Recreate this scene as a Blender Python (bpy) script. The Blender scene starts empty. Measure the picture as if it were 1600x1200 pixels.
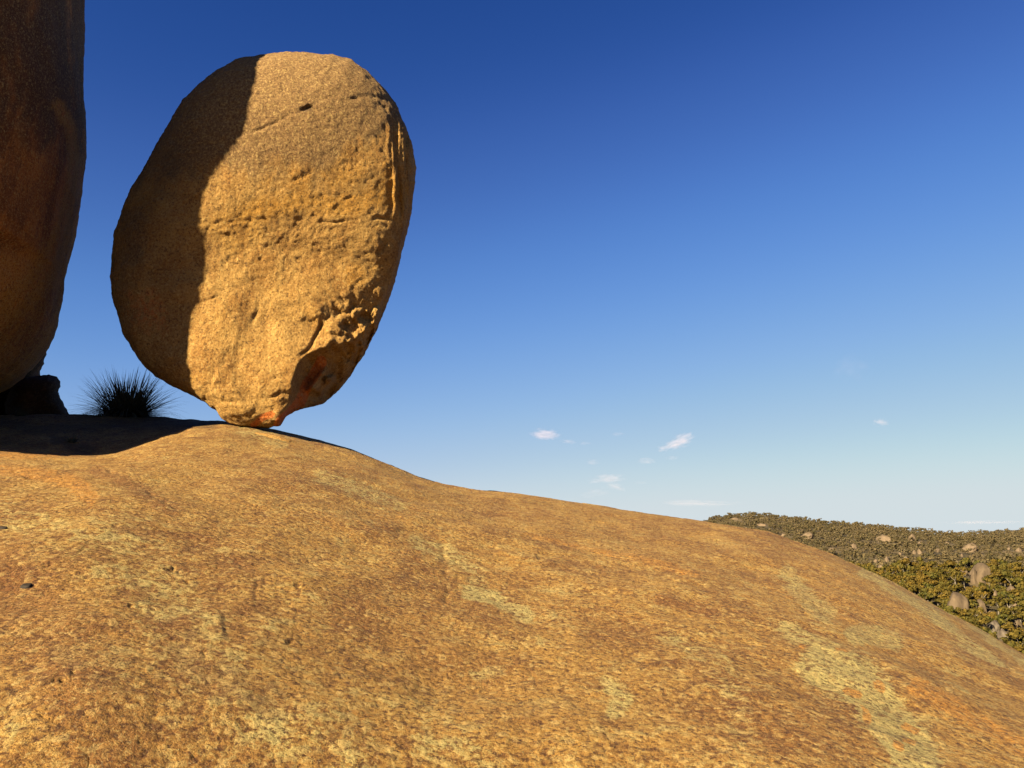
import bpy, bmesh, math, random
import numpy as np
from mathutils import Vector
from mathutils.bvhtree import BVHTree

# ------------------------------------------------------------------ camera, sky, sun
S = bpy.context.scene
COL = S.collection
FOCAL = 28.0
F = FOCAL / 36.0 * 1600.0
PITCH = math.radians(10.4)
cd = bpy.data.cameras.new('camera')
cam = bpy.data.objects.new('camera', cd)
COL.objects.link(cam)
cam.location = (0, 0, 0)
cam.rotation_euler = (math.pi / 2 + PITCH, 0, 0)
cd.lens = FOCAL
cd.sensor_width = 36.0
cd.clip_start = 0.05
cd.clip_end = 60000.0
S.camera = cam

SUN_AZ = math.radians(45.0)      # the sun stands behind the camera, this far round to the left
SUN_EL = math.radians(27.0)
SUN_DIR = np.array([-math.sin(SUN_AZ) * math.cos(SUN_EL), -math.cos(SUN_AZ) * math.cos(SUN_EL), math.sin(SUN_EL)])

W = bpy.data.worlds.new('World')
S.world = W
W.use_nodes = True
wn, wl = W.node_tree.nodes, W.node_tree.links
bg = wn['Background']
sky = wn.new('ShaderNodeTexSky')
sky.sky_type = 'NISHITA'
sky.sun_disc = False
sky.sun_elevation = SUN_EL
sky.sun_rotation = math.radians(180.0) + SUN_AZ
sky.altitude = 900.0
sky.air_density = 1.0
sky.dust_density = 0.3
sky.ozone_density = 2.0
# contrast and saturation of the clear sky, as through a polariser: one tone curve per channel, the same in every direction
sc_ = wn.new('ShaderNodeVectorMath'); sc_.operation = 'SCALE'
sc_.inputs['Scale'].default_value = 0.1
wl.new(sky.outputs['Color'], sc_.inputs[0])
cv = wn.new('ShaderNodeRGBCurve')
wl.new(sc_.outputs[0], cv.inputs['Color'])
EXPO = 2.3
def set_curve(c, pts):
    c.points[0].location = (0, 0)
    c.points[1].location = (1.0, pts[-1][1] / 2 ** EXPO)
    for x, y in pts[:-1]:
        c.points.new(x, y / 2 ** EXPO)
set_curve(cv.mapping.curves[0], [(0.08, 0.021), (0.102, 0.045), (0.152, 0.104), (0.278, 0.26), (0.44, 0.42), (0.71, 0.60), (1, 0.65)])
set_curve(cv.mapping.curves[1], [(0.14, 0.078), (0.18, 0.132), (0.26, 0.255), (0.448, 0.455), (0.642, 0.59), (0.834, 0.70), (1, 0.73)])
set_curve(cv.mapping.curves[2], [(0.258, 0.31), (0.324, 0.44), (0.442, 0.64), (0.65, 0.76), (0.75, 0.76), (0.85, 0.76), (1, 0.76)])
cv.mapping.update()
sc2 = wn.new('ShaderNodeVectorMath'); sc2.operation = 'SCALE'
sc2.inputs['Scale'].default_value = 10.0
wl.new(cv.outputs['Color'], sc2.inputs[0])
wl.new(sc2.outputs[0], bg.inputs['Color'])
bg.inputs['Strength'].default_value = 0.1

sl = bpy.data.lights.new('sun', 'SUN')
sl.energy = 5.0
sl.angle = math.radians(0.5)
sl.color = (1.0, 0.83, 0.53)
so = bpy.data.objects.new('sun', sl)
COL.objects.link(so)
so.rotation_euler = Vector(SUN_DIR).to_track_quat('Z', 'Y').to_euler()

S.view_settings.view_transform = 'Standard'
S.view_settings.look = 'None'
S.view_settings.exposure = EXPO
S.view_settings.gamma = 1.0
S.view_settings.use_curve_mapping = False
S.cycles.volume_bounces = 2
S.cycles.max_bounces = 6

random.seed(7)
RNG = np.random.RandomState(11)

# ------------------------------------------------------------------ helpers
CP, SP = math.cos(PITCH), math.sin(PITCH)

def ray(u, v):
    x = (np.asarray(u, float) - 800.0) / F
    yv = (600.0 - np.asarray(v, float)) / F
    return np.stack([x, CP - yv * SP, SP + yv * CP], -1)

def proj(P):
    w = P[..., 1] * CP + P[..., 2] * SP
    w = np.where(w < 1e-3, 1e-3, w)
    yv = (-P[..., 1] * SP + P[..., 2] * CP) / w
    return 800.0 + F * P[..., 0] / w, 600.0 - F * yv

_g = np.random.RandomState(3)
PERM = _g.permutation(256).astype(np.int32)
PERM = np.concatenate([PERM, PERM, PERM])
GR = _g.normal(size=(256, 3))
GR /= np.linalg.norm(GR, axis=1)[:, None]
GR = GR.astype(np.float32)

def perlin(P):
    P = P.astype(np.float32)
    I = np.floor(P).astype(np.int32)
    f = P - I
    I &= 255
    w = f * f * f * (f * (f * 6 - 15) + 10)
    out = 0
    for dx in (0, 1):
        wx = w[:, 0] if dx else 1 - w[:, 0]
        hx = PERM[I[:, 0] + dx]
        for dy in (0, 1):
            wy = w[:, 1] if dy else 1 - w[:, 1]
            hy = PERM[hx + I[:, 1] + dy]
            for dz in (0, 1):
                wz = w[:, 2] if dz else 1 - w[:, 2]
                g = GR[PERM[hy + I[:, 2] + dz]]
                d = g[:, 0] * (f[:, 0] - dx) + g[:, 1] * (f[:, 1] - dy) + g[:, 2] * (f[:, 2] - dz)
                out = out + wx * wy * wz * d
    return out * 1.6

def fbm(P, scale, octs=4, rough=0.5, off=0.0, ridge=False):
    s, a, t = 0.0, 1.0, 0.0
    Q = P * scale + off
    for k in range(octs):
        n = perlin(Q)
        if ridge:
            n = 1.0 - 2.0 * np.abs(n)
        s = s + a * n
        t += a
        a *= rough
        Q = Q * 2.03 + 17.3
    return s / t

def sstep(a, b, x):
    t = np.clip((x - a) / (b - a), 0, 1)
    return t * t * (3 - 2 * t)

def mesh_from(name, V, faces, smooth=True, attrs=None):
    me = bpy.data.meshes.new(name)
    V = np.asarray(V, np.float32)
    Fc = np.asarray(faces, np.int32)
    k = Fc.shape[1]
    me.vertices.add(len(V))
    me.vertices.foreach_set('co', V.ravel())
    me.loops.add(Fc.size)
    me.loops.foreach_set('vertex_index', Fc.ravel())
    me.polygons.add(len(Fc))
    me.polygons.foreach_set('loop_start', np.arange(0, Fc.size, k, dtype=np.int32))
    me.polygons.foreach_set('loop_total', np.full(len(Fc), k, np.int32))
    if smooth:
        me.polygons.foreach_set('use_smooth', np.ones(len(Fc), bool))
    for an, av in (attrs or {}).items():
        a = me.color_attributes.new(an, 'FLOAT_COLOR', 'POINT')
        a.data.foreach_set('color', np.asarray(av, np.float32).ravel())
    me.update(calc_edges=True)
    return me

def link(name, me, mat=None, parent=None, loc=None):
    o = bpy.data.objects.new(name, me)
    COL.objects.link(o)
    if mat is not None and me is not None and len(me.materials) == 0:
        me.materials.append(mat)
    if parent is not None:
        o.parent = parent
    if loc is not None:
        o.location = loc
    return o

def tag(o, label=None, cat=None, group=None, kind=None):
    if label: o['label'] = label
    if cat: o['category'] = cat
    if group: o['group'] = group
    if kind: o['kind'] = kind
    return o

def ico(sub):
    bm = bmesh.new()
    bmesh.ops.create_icosphere(bm, subdivisions=sub, radius=1.0)
    me = bpy.data.meshes.new('tmp')
    bm.to_mesh(me)
    bm.free()
    V = np.empty(len(me.vertices) * 3, np.float32)
    me.vertices.foreach_get('co', V)
    T = np.empty(len(me.loops), np.int32)
    me.loops.foreach_get('vertex_index', T)
    bpy.data.meshes.remove(me)
    return V.reshape(-1, 3).astype(float), T.reshape(-1, 3)

def seg_dist(u, v, pts):
    """distance and signed side to a polyline in (u, v)"""
    best = np.full(u.shape, 1e9)
    side = np.zeros(u.shape)
    for (x0, y0), (x1, y1) in zip(pts[:-1], pts[1:]):
        dx, dy = x1 - x0, y1 - y0
        L2 = dx * dx + dy * dy
        t = np.clip(((u - x0) * dx + (v - y0) * dy) / L2, 0, 1)
        d = np.hypot(u - x0 - t * dx, v - y0 - t * dy)
        s = np.sign((u - x0) * -dy + (v - y0) * dx)
        m = d < best
        best = np.where(m, d, best)
        side = np.where(m, s, side)
    return best, side

# ------------------------------------------------------------------ material helpers
class NT:
    def __init__(s, name):
        s.m = bpy.data.materials.new(name)
        s.m.use_nodes = True
        s.n, s.l = s.m.node_tree.nodes, s.m.node_tree.links
        s.b = s.n['Principled BSDF']
        s.b.inputs['Specular IOR Level'].default_value = 0.25
        s.b.inputs['Roughness'].default_value = 0.9
        s.co = s.n.new('ShaderNodeTexCoord').outputs['Object']
    def put(s, sock, val):
        if hasattr(val, 'links'):
            s.l.new(val, sock)
        elif isinstance(val, tuple):
            sock.default_value = val if len(val) == 4 else (*val, 1)
        else:
            sock.default_value = val
    def noise(s, scale, detail=6, rough=0.6, dist=0.0, vec=None, out='Fac'):
        t = s.n.new('ShaderNodeTexNoise')
        t.inputs['Scale'].default_value = scale
        t.inputs['Detail'].default_value = detail
        t.inputs['Roughness'].default_value = rough
        t.inputs['Distortion'].default_value = dist
        s.l.new(vec or s.co, t.inputs['Vector'])
        return t.outputs[out]
    def voro(s, scale, out='Distance', vec=None, feature='F1'):
        t = s.n.new('ShaderNodeTexVoronoi')
        t.feature = feature
        t.inputs['Scale'].default_value = scale
        s.l.new(vec or s.co, t.inputs['Vector'])
        return t.outputs[out]
    def mapv(s, scale=(1, 1, 1), rot=(0, 0, 0)):
        t = s.n.new('ShaderNodeMapping')
        t.inputs['Scale'].default_value = scale
        t.inputs['Rotation'].default_value = rot
        s.l.new(s.co, t.inputs['Vector'])
        return t.outputs[0]
    def ramp(s, fac, lo, hi, a=0.0, b=1.0):
        t = s.n.new('ShaderNodeMapRange')
        t.interpolation_type = 'SMOOTHSTEP'
        s.put(t.inputs[0], fac)
        for i, x in zip((1, 2, 3, 4), (lo, hi, a, b)):
            t.inputs[i].default_value = x
        return t.outputs[0]
    def math(s, op, a, b=0.0, clamp=False):
        t = s.n.new('ShaderNodeMath')
        t.operation = op
        t.use_clamp = clamp
        s.put(t.inputs[0], a)
        s.put(t.inputs[1], b)
        return t.outputs[0]
    def mix(s, fac, a, b, mode='MIX'):
        t = s.n.new('ShaderNodeMix')
        t.data_type = 'RGBA'
        t.blend_type = mode
        s.put(t.inputs[0], fac)
        s.put(t.inputs[6], a)
        s.put(t.inputs[7], b)
        return t.outputs[2]
    def attr(s, name):
        t = s.n.new('ShaderNodeAttribute')
        t.attribute_name = name
        q = s.n.new('ShaderNodeSeparateColor')
        s.l.new(t.outputs['Color'], q.inputs[0])
        return q.outputs[0], q.outputs[1], q.outputs[2], t.outputs['Alpha']
    def bump(s, h, strength, dist, prev=None):
        t = s.n.new('ShaderNodeBump')
        t.inputs['Strength'].default_value = strength
        t.inputs['Distance'].default_value = dist
        s.l.new(h, t.inputs['Height'])
        if prev is not None:
            s.l.new(prev, t.inputs['Normal'])
        return t.outputs[0]
    def done(s, col, nrm=None, rough=None, k=0.37):
        col = s.mix(1.0, col, (k, k, k), 'MULTIPLY')
        s.put(s.b.inputs['Base Color'], col)
        if nrm is not None:
            s.l.new(nrm, s.b.inputs['Normal'])
        if rough is not None:
            s.put(s.b.inputs['Roughness'], rough)
        return s.m

def mat_ground():
    t = NT('granite_ground')
    lich, oran, rust, dark = t.attr('marks')
    n1 = t.noise(0.55, 8, 0.65, 0.6)
    n2 = t.noise(3.0, 8, 0.72, 0.4)
    n3 = t.noise(11.0, 7, 0.75)
    n4 = t.noise(38.0, 5, 0.75)
    n5 = t.noise(105.0, 4, 0.75)
    ns = t.noise(2.4, 6, 0.7, 0.2, vec=t.mapv((1.0, 0.22, 0.5), (0, 0, math.radians(-20))))
    m = t.math('ADD', t.math('MULTIPLY', n2, 0.35), t.math('MULTIPLY', n3, 0.25))
    m = t.math('ADD', m, t.math('MULTIPLY', ns, 0.4))
    col = t.mix(t.ramp(m, 0.41, 0.60), (0.35, 0.142, 0.026), (0.80, 0.43, 0.095))
    col = t.mix(t.ramp(n1, 0.42, 0.62, 0, 0.5), col, (0.86, 0.48, 0.095))
    lf = t.math('ADD', t.math('MULTIPLY', n3, 0.70), t.math('MULTIPLY', n2, 0.35))
    lf = t.math('ADD', lf, t.math('MULTIPLY', n4, 0.35))
    lf = t.math('SUBTRACT', lf, 0.10)
    lf = t.math('ADD', lf, t.math('MULTIPLY', ns, 0.20))
    lf = t.math('ADD', lf, t.math('MULTIPLY', lich, 0.25))
    lm = t.ramp(lf, 0.72, 0.85, 0, 0.85)
    nl = t.noise(5.5, 9, 0.82, 0.3)
    lm = t.math('MAXIMUM', lm, t.ramp(t.math('ADD', nl, t.math('MULTIPLY', n1, 0.35)), 0.72, 0.86, 0, 0.6))
    lc = t.mix(n2, (0.70, 0.56, 0.18), (0.96, 0.82, 0.33))
    col = t.mix(lm, col, lc)
    of = t.math('ADD', t.math('MULTIPLY', n3, 0.9), t.math('MULTIPLY', oran, 0.42))
    col = t.mix(t.ramp(of, 0.52, 0.84, 0, 0.85), col, (0.92, 0.40, 0.055))
    rf = t.math('ADD', t.math('MULTIPLY', n3, 0.9), t.math('MULTIPLY', rust, 0.32))
    rf = t.math('ADD', rf, t.math('MULTIPLY', n4, 0.3))
    col = t.mix(t.ramp(rf, 0.62, 0.90, 0, 0.8), col, (0.33, 0.110, 0.020))
    v = t.voro(30.0, 'Color')
    q = t.n.new('ShaderNodeSeparateColor'); t.l.new(v, q.inputs[0])
    col = t.mix(t.ramp(n3, 0.47, 0.37, 0, 0.7), col, (0.24, 0.085, 0.018))
    col = t.mix(t.ramp(q.outputs[0], 0.72, 1.0, 0, 0.55), col, (0.20, 0.075, 0.02))
    col = t.mix(t.ramp(q.outputs[1], 0.78, 1.0, 0, 0.5), col, (1.0, 0.70, 0.25))
    col = t.mix(t.ramp(n4, 0.53, 0.66, 0, 0.7), col, (1.0, 0.66, 0.21))
    col = t.mix(t.ramp(n4, 0.49, 0.38, 0, 0.9), col, (0.13, 0.042, 0.010))
    col = t.mix(t.ramp(n5, 0.45, 0.34, 0, 0.85), col, (0.09, 0.036, 0.014))
    col = t.mix(t.ramp(n5, 0.56, 0.68, 0, 0.6), col, (1.0, 0.82, 0.40))
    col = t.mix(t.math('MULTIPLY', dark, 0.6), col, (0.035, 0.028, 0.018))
    h = t.math('ADD', t.math('MULTIPLY', n3, 0.45), t.math('MULTIPLY', n4, 0.5))
    h = t.math('ADD', h, t.math('MULTIPLY', n5, 0.22))
    h = t.math('SUBTRACT', h, t.math('MULTIPLY', t.voro(30.0), 0.25))
    return t.done(col, t.bump(h, 1.0, 0.045), 0.9, 0.325)

def mat_rock(name, dim=1.0, ferrous=False):
    t = NT(name)
    top, oran, red, dark = t.attr('marks')
    n1 = t.noise(0.7, 7, 0.6, 0.5)
    n2 = t.noise(2.6, 7, 0.66, 0.6, vec=t.mapv((1, 1, 0.6)))
    n3 = t.noise(12.0, 6, 0.7)
    n4 = t.noise(26.0, 5, 0.75)
    n5 = t.noise(60.0, 4, 0.75)
    c = lambda r, g, b: (r * dim, g * dim, b * dim)
    col = t.mix(t.ramp(n2, 0.35, 0.65), c(0.58, 0.275, 0.055), c(0.84, 0.475, 0.125))
    col = t.mix(t.ramp(n1, 0.52, 0.68, 0, 0.45), col, c(0.88, 0.44, 0.055))
    if ferrous:
        nz = t.noise(1.3, 7, 0.7, 0.5, vec=t.mapv((1, 1, 0.3)))
        col = t.mix(t.ramp(nz, 0.40, 0.62), c(0.36, 0.11, 0.020), c(1.0, 0.38, 0.07))
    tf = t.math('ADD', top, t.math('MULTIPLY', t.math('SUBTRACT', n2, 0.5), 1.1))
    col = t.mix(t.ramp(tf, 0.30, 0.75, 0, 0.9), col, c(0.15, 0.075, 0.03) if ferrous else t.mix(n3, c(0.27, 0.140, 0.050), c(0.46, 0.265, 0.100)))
    of = t.math('ADD', oran, t.math('MULTIPLY', t.math('SUBTRACT', n3, 0.5), 0.9))
    col = t.mix(t.ramp(of, 0.3, 0.8, 0, 0.65), col, c(0.90, 0.43, 0.045))
    rf = t.math('ADD', red, t.math('MULTIPLY', t.math('SUBTRACT', n3, 0.5), 0.8))
    col = t.mix(t.ramp(rf, 0.4, 0.8, 0, 0.95), col, c(1.1, 0.26, 0.03))
    col = t.mix(t.ramp(n4, 0.52, 0.64, 0, 0.65), col, c(1.0, 0.70, 0.25))
    col = t.mix(t.ramp(n4, 0.48, 0.36, 0, 0.85), col, c(0.15, 0.070, 0.022))
    col = t.mix(t.ramp(n5, 0.46, 0.35, 0, 0.7), col, c(0.10, 0.05, 0.02))
    col = t.mix(t.ramp(n5, 0.55, 0.67, 0, 0.5), col, c(1.0, 0.76, 0.33))
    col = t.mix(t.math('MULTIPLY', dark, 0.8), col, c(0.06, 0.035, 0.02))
    h = t.math('ADD', t.math('MULTIPLY', n3, 0.5), t.math('MULTIPLY', n4, 0.35))
    h = t.math('ADD', h, t.math('MULTIPLY', n5, 0.15))
    return t.done(col, t.bump(h, 1.0, 0.07), 0.9, 0.41 if ferrous else 0.335)

M_GROUND = mat_ground()
M_ROCK = mat_rock('weathered_granite')
M_ROCK2 = mat_rock('red_brown_granite', dim=1.05, ferrous=True)

# ------------------------------------------------------------------ the granite dome underfoot
EYE = 1.6
RIDGE = np.array([  # pixel column, pixel row of the skyline, metres to it
    (0, 704, 13.0), (60, 708, 12.8), (110, 712, 12.6), (150, 711, 12.5), (180, 708, 12.6), (215, 696, 13.4), (250, 682, 14.3),
    (300, 668, 15.6), (350, 661, 16.4), (390, 665, 16.6), (435, 673, 16.8), (470, 681, 16.8), (500, 688, 16.7), (550, 702, 16.5), (600, 723, 16.2), (650, 745, 16.0),
    (690, 757, 15.8), (740, 765, 15.5), (800, 770, 15.2), (850, 777, 15.0), (900, 786, 14.7), (1000, 801, 14.2), (1100, 816, 13.6),
    (1200, 832, 12.9), (1300, 868, 12.1), (1400, 914, 11.4), (1500, 969, 10.7), (1600, 1024, 10.0)], float)
BACK = np.array([(0, 652, 18.5), (60, 650, 18.5), (120, 651, 18.4), (200, 654, 18.2), (270, 655, 18.0), (350, 660, 17.8), (400, 672, 17.6), (440, 690, 17.2), (520, 740, 17.0)], float)

def curve(tab):
    d = ray(tab[:, 0], tab[:, 1])
    az = np.arctan2(d[:, 0], d[:, 1])
    return az, d[:, 2] / np.hypot(d[:, 0], d[:, 1]), tab[:, 2]

a1, e1, r1 = curve(RIDGE)
a2, e2, r2 = curve(BACK)
PI = math.pi
A1 = np.concatenate([[-PI, -2.2, -1.4, -0.95], a1, [0.85, 1.2, 1.8, 2.5, PI]])
E1 = np.concatenate([[-0.10, -0.04, 0.05, 0.09], e1, [-0.22, -0.27, -0.28, -0.18, -0.10]])
R1 = np.concatenate([[14, 14, 14, 13.4], r1, [9.5, 9.5, 10, 12, 14]])
A2 = np.concatenate([[-PI, -2.2, -1.4, -1.0], a2, [-0.05, 0.4, PI]])
E2 = np.concatenate([[-0.3, -0.1, 0.08, 0.135], e2, [-0.05, -0.4, -0.3]])
R2 = np.concatenate([[18, 18, 18, 18.5], r2, [17, 16, 18]])
_aa = np.linspace(-PI, PI, 7201)
def smooth_tab(A, Y, k=9):
    y = np.interp(_aa, A, Y)
    ker = np.hanning(k * 2 + 3); ker /= ker.sum()
    return np.convolve(np.pad(y, len(ker) // 2, mode='wrap'), ker, 'valid')[:len(_aa)]
T_E1, T_R1 = smooth_tab(A1, E1, 7), smooth_tab(A1, R1, 120)
T_EW = smooth_tab(A1, E1, 260)
T_E2, T_R2 = smooth_tab(A2, E2, 12), smooth_tab(A2, R2, 60)

def ground_z(x, y):
    x = np.asarray(x, float); y = np.asarray(y, float)
    sh = np.broadcast(x, y).shape
    x, y = np.broadcast_to(x, sh).ravel(), np.broadcast_to(y, sh).ravel()
    r = np.hypot(x, y)
    az = np.arctan2(x, y)
    ee, rc = np.interp(az, _aa, T_E1), np.interp(az, _aa, T_R1)
    eb, rb = np.interp(az, _aa, T_E2), np.interp(az, _aa, T_R2)
    ew = np.interp(az, _aa, T_EW)
    ee = ew + (ee - ew) * sstep(0.45, 0.95, r / rc)
    z1 = r * ee - EYE * (1 - r / rc) ** 2
    z2 = r * eb - 7.0 * (1 - r / rb) ** 2
    k = 0.10
    hmix = np.clip(0.5 + 0.5 * (z2 - z1) / k, 0, 1)
    z = z1 * (1 - hmix) + z2 * hmix + k * hmix * (1 - hmix)
    f = sstep(0.6, 3.5, r)
    z = -EYE * (1 - f) + z * f
    P = np.stack([x, y, np.zeros_like(x)], -1)
    near = 1 - 0.9 * np.exp(-((r / rc - 1) / 0.16) ** 2)
    und = 0.11 * fbm(P, 0.28, 3, 0.5, 5.0) + 0.045 * fbm(P, 1.1, 3, 0.5, 9.0)
    z = z + und * near * sstep(1.5, 4, r)
    far = sstep(25, 60, r)
    z = z + far * 2.5 * fbm(P, 0.03, 3, 0.5, 2.0)
    return z.reshape(sh)

BLOBS = [  # kind (0 lichen, 1 orange, 2 rust, 3 dark), polyline in picture pixels, half width, strength
    (0, [(1285, 1040), (1330, 1060), (1370, 1100), (1420, 1160), (1440, 1210)], 34, 1.0),
    (0, [(1335, 990), (1375, 997), (1400, 1006)], 13, 1.0),
    (0, [(1230, 900), (1260, 935), (1290, 960)], 14, 0.6), (0, [(1230, 985), (1290, 1020), (1330, 1040)], 16, 0.6),
    (0, [(950, 1070), (975, 1090), (960, 1110)], 16, 0.8), (0, [(730, 928), (780, 937), (820, 960)], 12, 0.8),
    (0, [(740, 1058), (780, 1052)], 10, 0.7), (0, [(190, 850), (250, 940), (330, 1040), (430, 1130)], 50, 0.45),
    (0, [(500, 1130), (560, 1180)], 40, 0.4), (0, [(650, 850), (720, 880), (760, 930)], 14, 0.45),
    (0, [(500, 745), (560, 765), (620, 790)], 14, 0.5), (0, [(20, 800), (120, 850), (180, 890)], 28, 0.35), (0, [(380, 670), (440, 690)], 12, 0.5),
    (0, [(1120, 1040), (1150, 1090), (1160, 1150)], 22, 0.4), (0, [(1040, 1000), (1100, 1030)], 16, 0.35), (0, [(1350, 895), (1450, 955), (1560, 1040)], 9, 0.5),
    (0, [(1450, 930), (1530, 985), (1600, 1035)], 6, 0.5), (0, [(90, 1000), (180, 1050)], 30, 0.3), (0, [(660, 1170), (760, 1190)], 26, 0.5),
    (1, [(0, 735), (60, 742), (110, 752), (140, 778)], 13, 0.8), (1, [(0, 712), (90, 714)], 5, 0.7),
    (1, [(1435, 1075), (1500, 1115), (1560, 1145), (1600, 1170)], 15, 0.75), (1, [(1200, 880), (1300, 930), (1420, 1010)], 9, 0.35),
    (1, [(820, 838), (880, 850), (1000, 874), (1090, 900)], 5, 0.55), (1, [(1328, 1078), (1345, 1084)], 7, 1.0), (1, [(1350, 1110), (1356, 1125)], 6, 1.0),
    (1, [(1415, 1134), (1432, 1142)], 6, 1.0), (1, [(1374, 1070), (1382, 1076)], 5, 1.0), (1, [(1405, 1165), (1412, 1170)], 6, 1.0), (1, [(1420, 1156), (1430, 1160)], 5, 1.0),
    (1, [(1310, 1020), (1325, 1022)], 4, 0.9), (1, [(1250, 1010), (1256, 1012)], 4, 0.9), (1, [(540, 830), (640, 850)], 10, 0.2),
    (2, [(150, 735), (210, 762), (270, 800)], 12, 0.7), (2, [(180, 826), (250, 838), (330, 842)], 6, 0.7), (2, [(1035, 935), (1090, 950), (1120, 960)], 10, 0.8),
    (2, [(280, 1000), (330, 1060), (420, 1090)], 30, 0.45), (2, [(600, 960), (700, 1050), (860, 1110)], 60, 0.35), (2, [(1180, 1140), (1330, 1190)], 40, 0.35),
    (2, [(1240, 930), (1340, 985), (1470, 1060)], 14, 0.4), (2, [(370, 880), (400, 905), (395, 935)], 8, 0.5), (2, [(1300, 900), (1400, 955), (1480, 1010)], 10, 0.4), (2, [(690, 880), (700, 915)], 7, 0.5),
    (2, [(0, 920), (100, 1000), (160, 1190)], 80, 0.5),
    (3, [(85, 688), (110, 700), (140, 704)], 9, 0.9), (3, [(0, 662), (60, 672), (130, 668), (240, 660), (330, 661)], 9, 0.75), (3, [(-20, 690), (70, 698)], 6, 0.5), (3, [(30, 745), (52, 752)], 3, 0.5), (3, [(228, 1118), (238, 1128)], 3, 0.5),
]
CRACKS = [([(20, 742), (34, 744), (42, 750), (52, 748)], 2.2, 0.05), 
          ([(100, 878), (112, 872), (122, 868), (136, 852)], 2.0, 0.03), ([(112, 892), (135, 884), (150, 874)], 2.5, 0.035), ([(345, 668), (360, 671), (380, 668)], 1.4, 0.05),
          ([(405, 693), (425, 699), (442, 700), (446, 692), (455, 690)], 1.6, 0.06), ([(494, 713), (520, 716), (545, 719)], 1.4, 0.03), 
          ([(170, 735), (230, 765), (275, 800)], 4, 0.03), ([(180, 824), (240, 838), (330, 846)], 5, 0.025), ([(370, 880), (402, 900), (400, 940)], 5, 0.02),
          ([(690, 860), (700, 915), (690, 1000)], 7, 0.03), ([(820, 840), (900, 858), (1010, 880), (1110, 912)], 5, 0.03),
          ([(1180, 905), (1300, 960), (1450, 1050), (1600, 1180)], 9, 0.035), ([(0, 985), (60, 1010), (95, 1060)], 3, 0.02), ([(60, 1110), (110, 1140), (150, 1195)], 3, 0.02)]

def build_ground():
    az_in = np.linspace(-0.66, 0.66, 900)
    az_out = np.concatenate([np.linspace(-PI, -0.66, 130)[:-1]])
    AZ = np.concatenate([az_out, az_in, np.linspace(0.66, PI, 130)[1:-1]])
    RR = np.concatenate([[0.02], np.linspace(0.5, 3.0, 8), np.geomspace(3.05, 19.5, 480), np.geomspace(19.7, 260, 70)])
    na, nr = len(AZ), len(RR)
    A, R = np.meshgrid(AZ, RR, indexing='ij')
    x, y = (R * np.sin(A)).ravel(), (R * np.cos(A)).ravel()
    z = ground_z(x, y)
    P = np.stack([x, y, z], -1)
    u, v = proj(P)
    r = np.hypot(x, y)
    det = (r < 24) & (r > 2.4) & (y > 0)
    D = P[det]
    ud, vd = u[det], v[det]
    wp = np.stack([ud, vd, np.zeros_like(ud)], -1)
    wu = 14 * fbm(D, 1.6, 4, 0.6, 31.0) + 6 * fbm(D, 9.0, 3, 0.6, 3.0)
    wv = 9 * fbm(D, 1.6, 4, 0.6, 77.0) + 4 * fbm(D, 9.0, 3, 0.6, 13.0)
    marks = np.zeros((len(P), 4), np.float32)
    sub = np.zeros((len(D), 4))
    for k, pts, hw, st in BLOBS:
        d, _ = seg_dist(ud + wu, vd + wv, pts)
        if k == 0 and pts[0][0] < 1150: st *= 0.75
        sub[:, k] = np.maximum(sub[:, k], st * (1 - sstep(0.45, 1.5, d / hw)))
    dz = 0.016 * fbm(D, 3.0, 5, 0.6, 1.0) + 0.005 * fbm(D, 16.0, 3, 0.6, 21.0)
    pit = fbm(D, 7.0, 4, 0.65, 51.0)
    leftness = sstep(520, 100, ud)
    dz -= (0.015 + 0.03 * leftness) * sstep(0.34, 0.62, pit)
    # thin broken sheets of granite: small steps
    st = fbm(D, 0.9, 3, 0.5, 91.0)
    dz += 0.012 * (sstep(0.10, 0.16, st) + sstep(-0.18, -0.10, st)) * sstep(-0.1, 0.3, fbm(D, 0.5, 2, 0.5, 44.0))
    for pts, hw, dep in CRACKS:
        d, _ = seg_dist(ud + 0.5 * wu, vd + 0.5 * wv, pts)
        c = np.exp(-(d / (hw * 0.7)) ** 2) * sstep(-0.25, 0.35, fbm(D, 3.0, 3, 0.6, 60.0))
        dz -= 0.45 * dep * c
        if hw < 2.6:
            sub[:, 3] = np.maximum(sub[:, 3], 0.45 * c)
    rc = np.interp(np.arctan2(D[:, 0], D[:, 1]), _aa, T_R1)
    z[det] += dz
    marks[det] = sub
    P[:, 2] = z
    idx = np.arange(na * nr).reshape(na, nr)
    i0 = idx
    i1 = np.roll(idx, -1, 0)
    q = np.stack([i0[:, :-1], i0[:, 1:], i1[:, 1:], i1[:, :-1]], -1).reshape(-1, 4)
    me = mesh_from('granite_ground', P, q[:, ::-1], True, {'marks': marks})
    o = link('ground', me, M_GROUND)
    tag(o, 'broad sunlit dome of ochre granite speckled with pale lichen', None, None, 'structure')
    return o

ground = build_ground()

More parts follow.
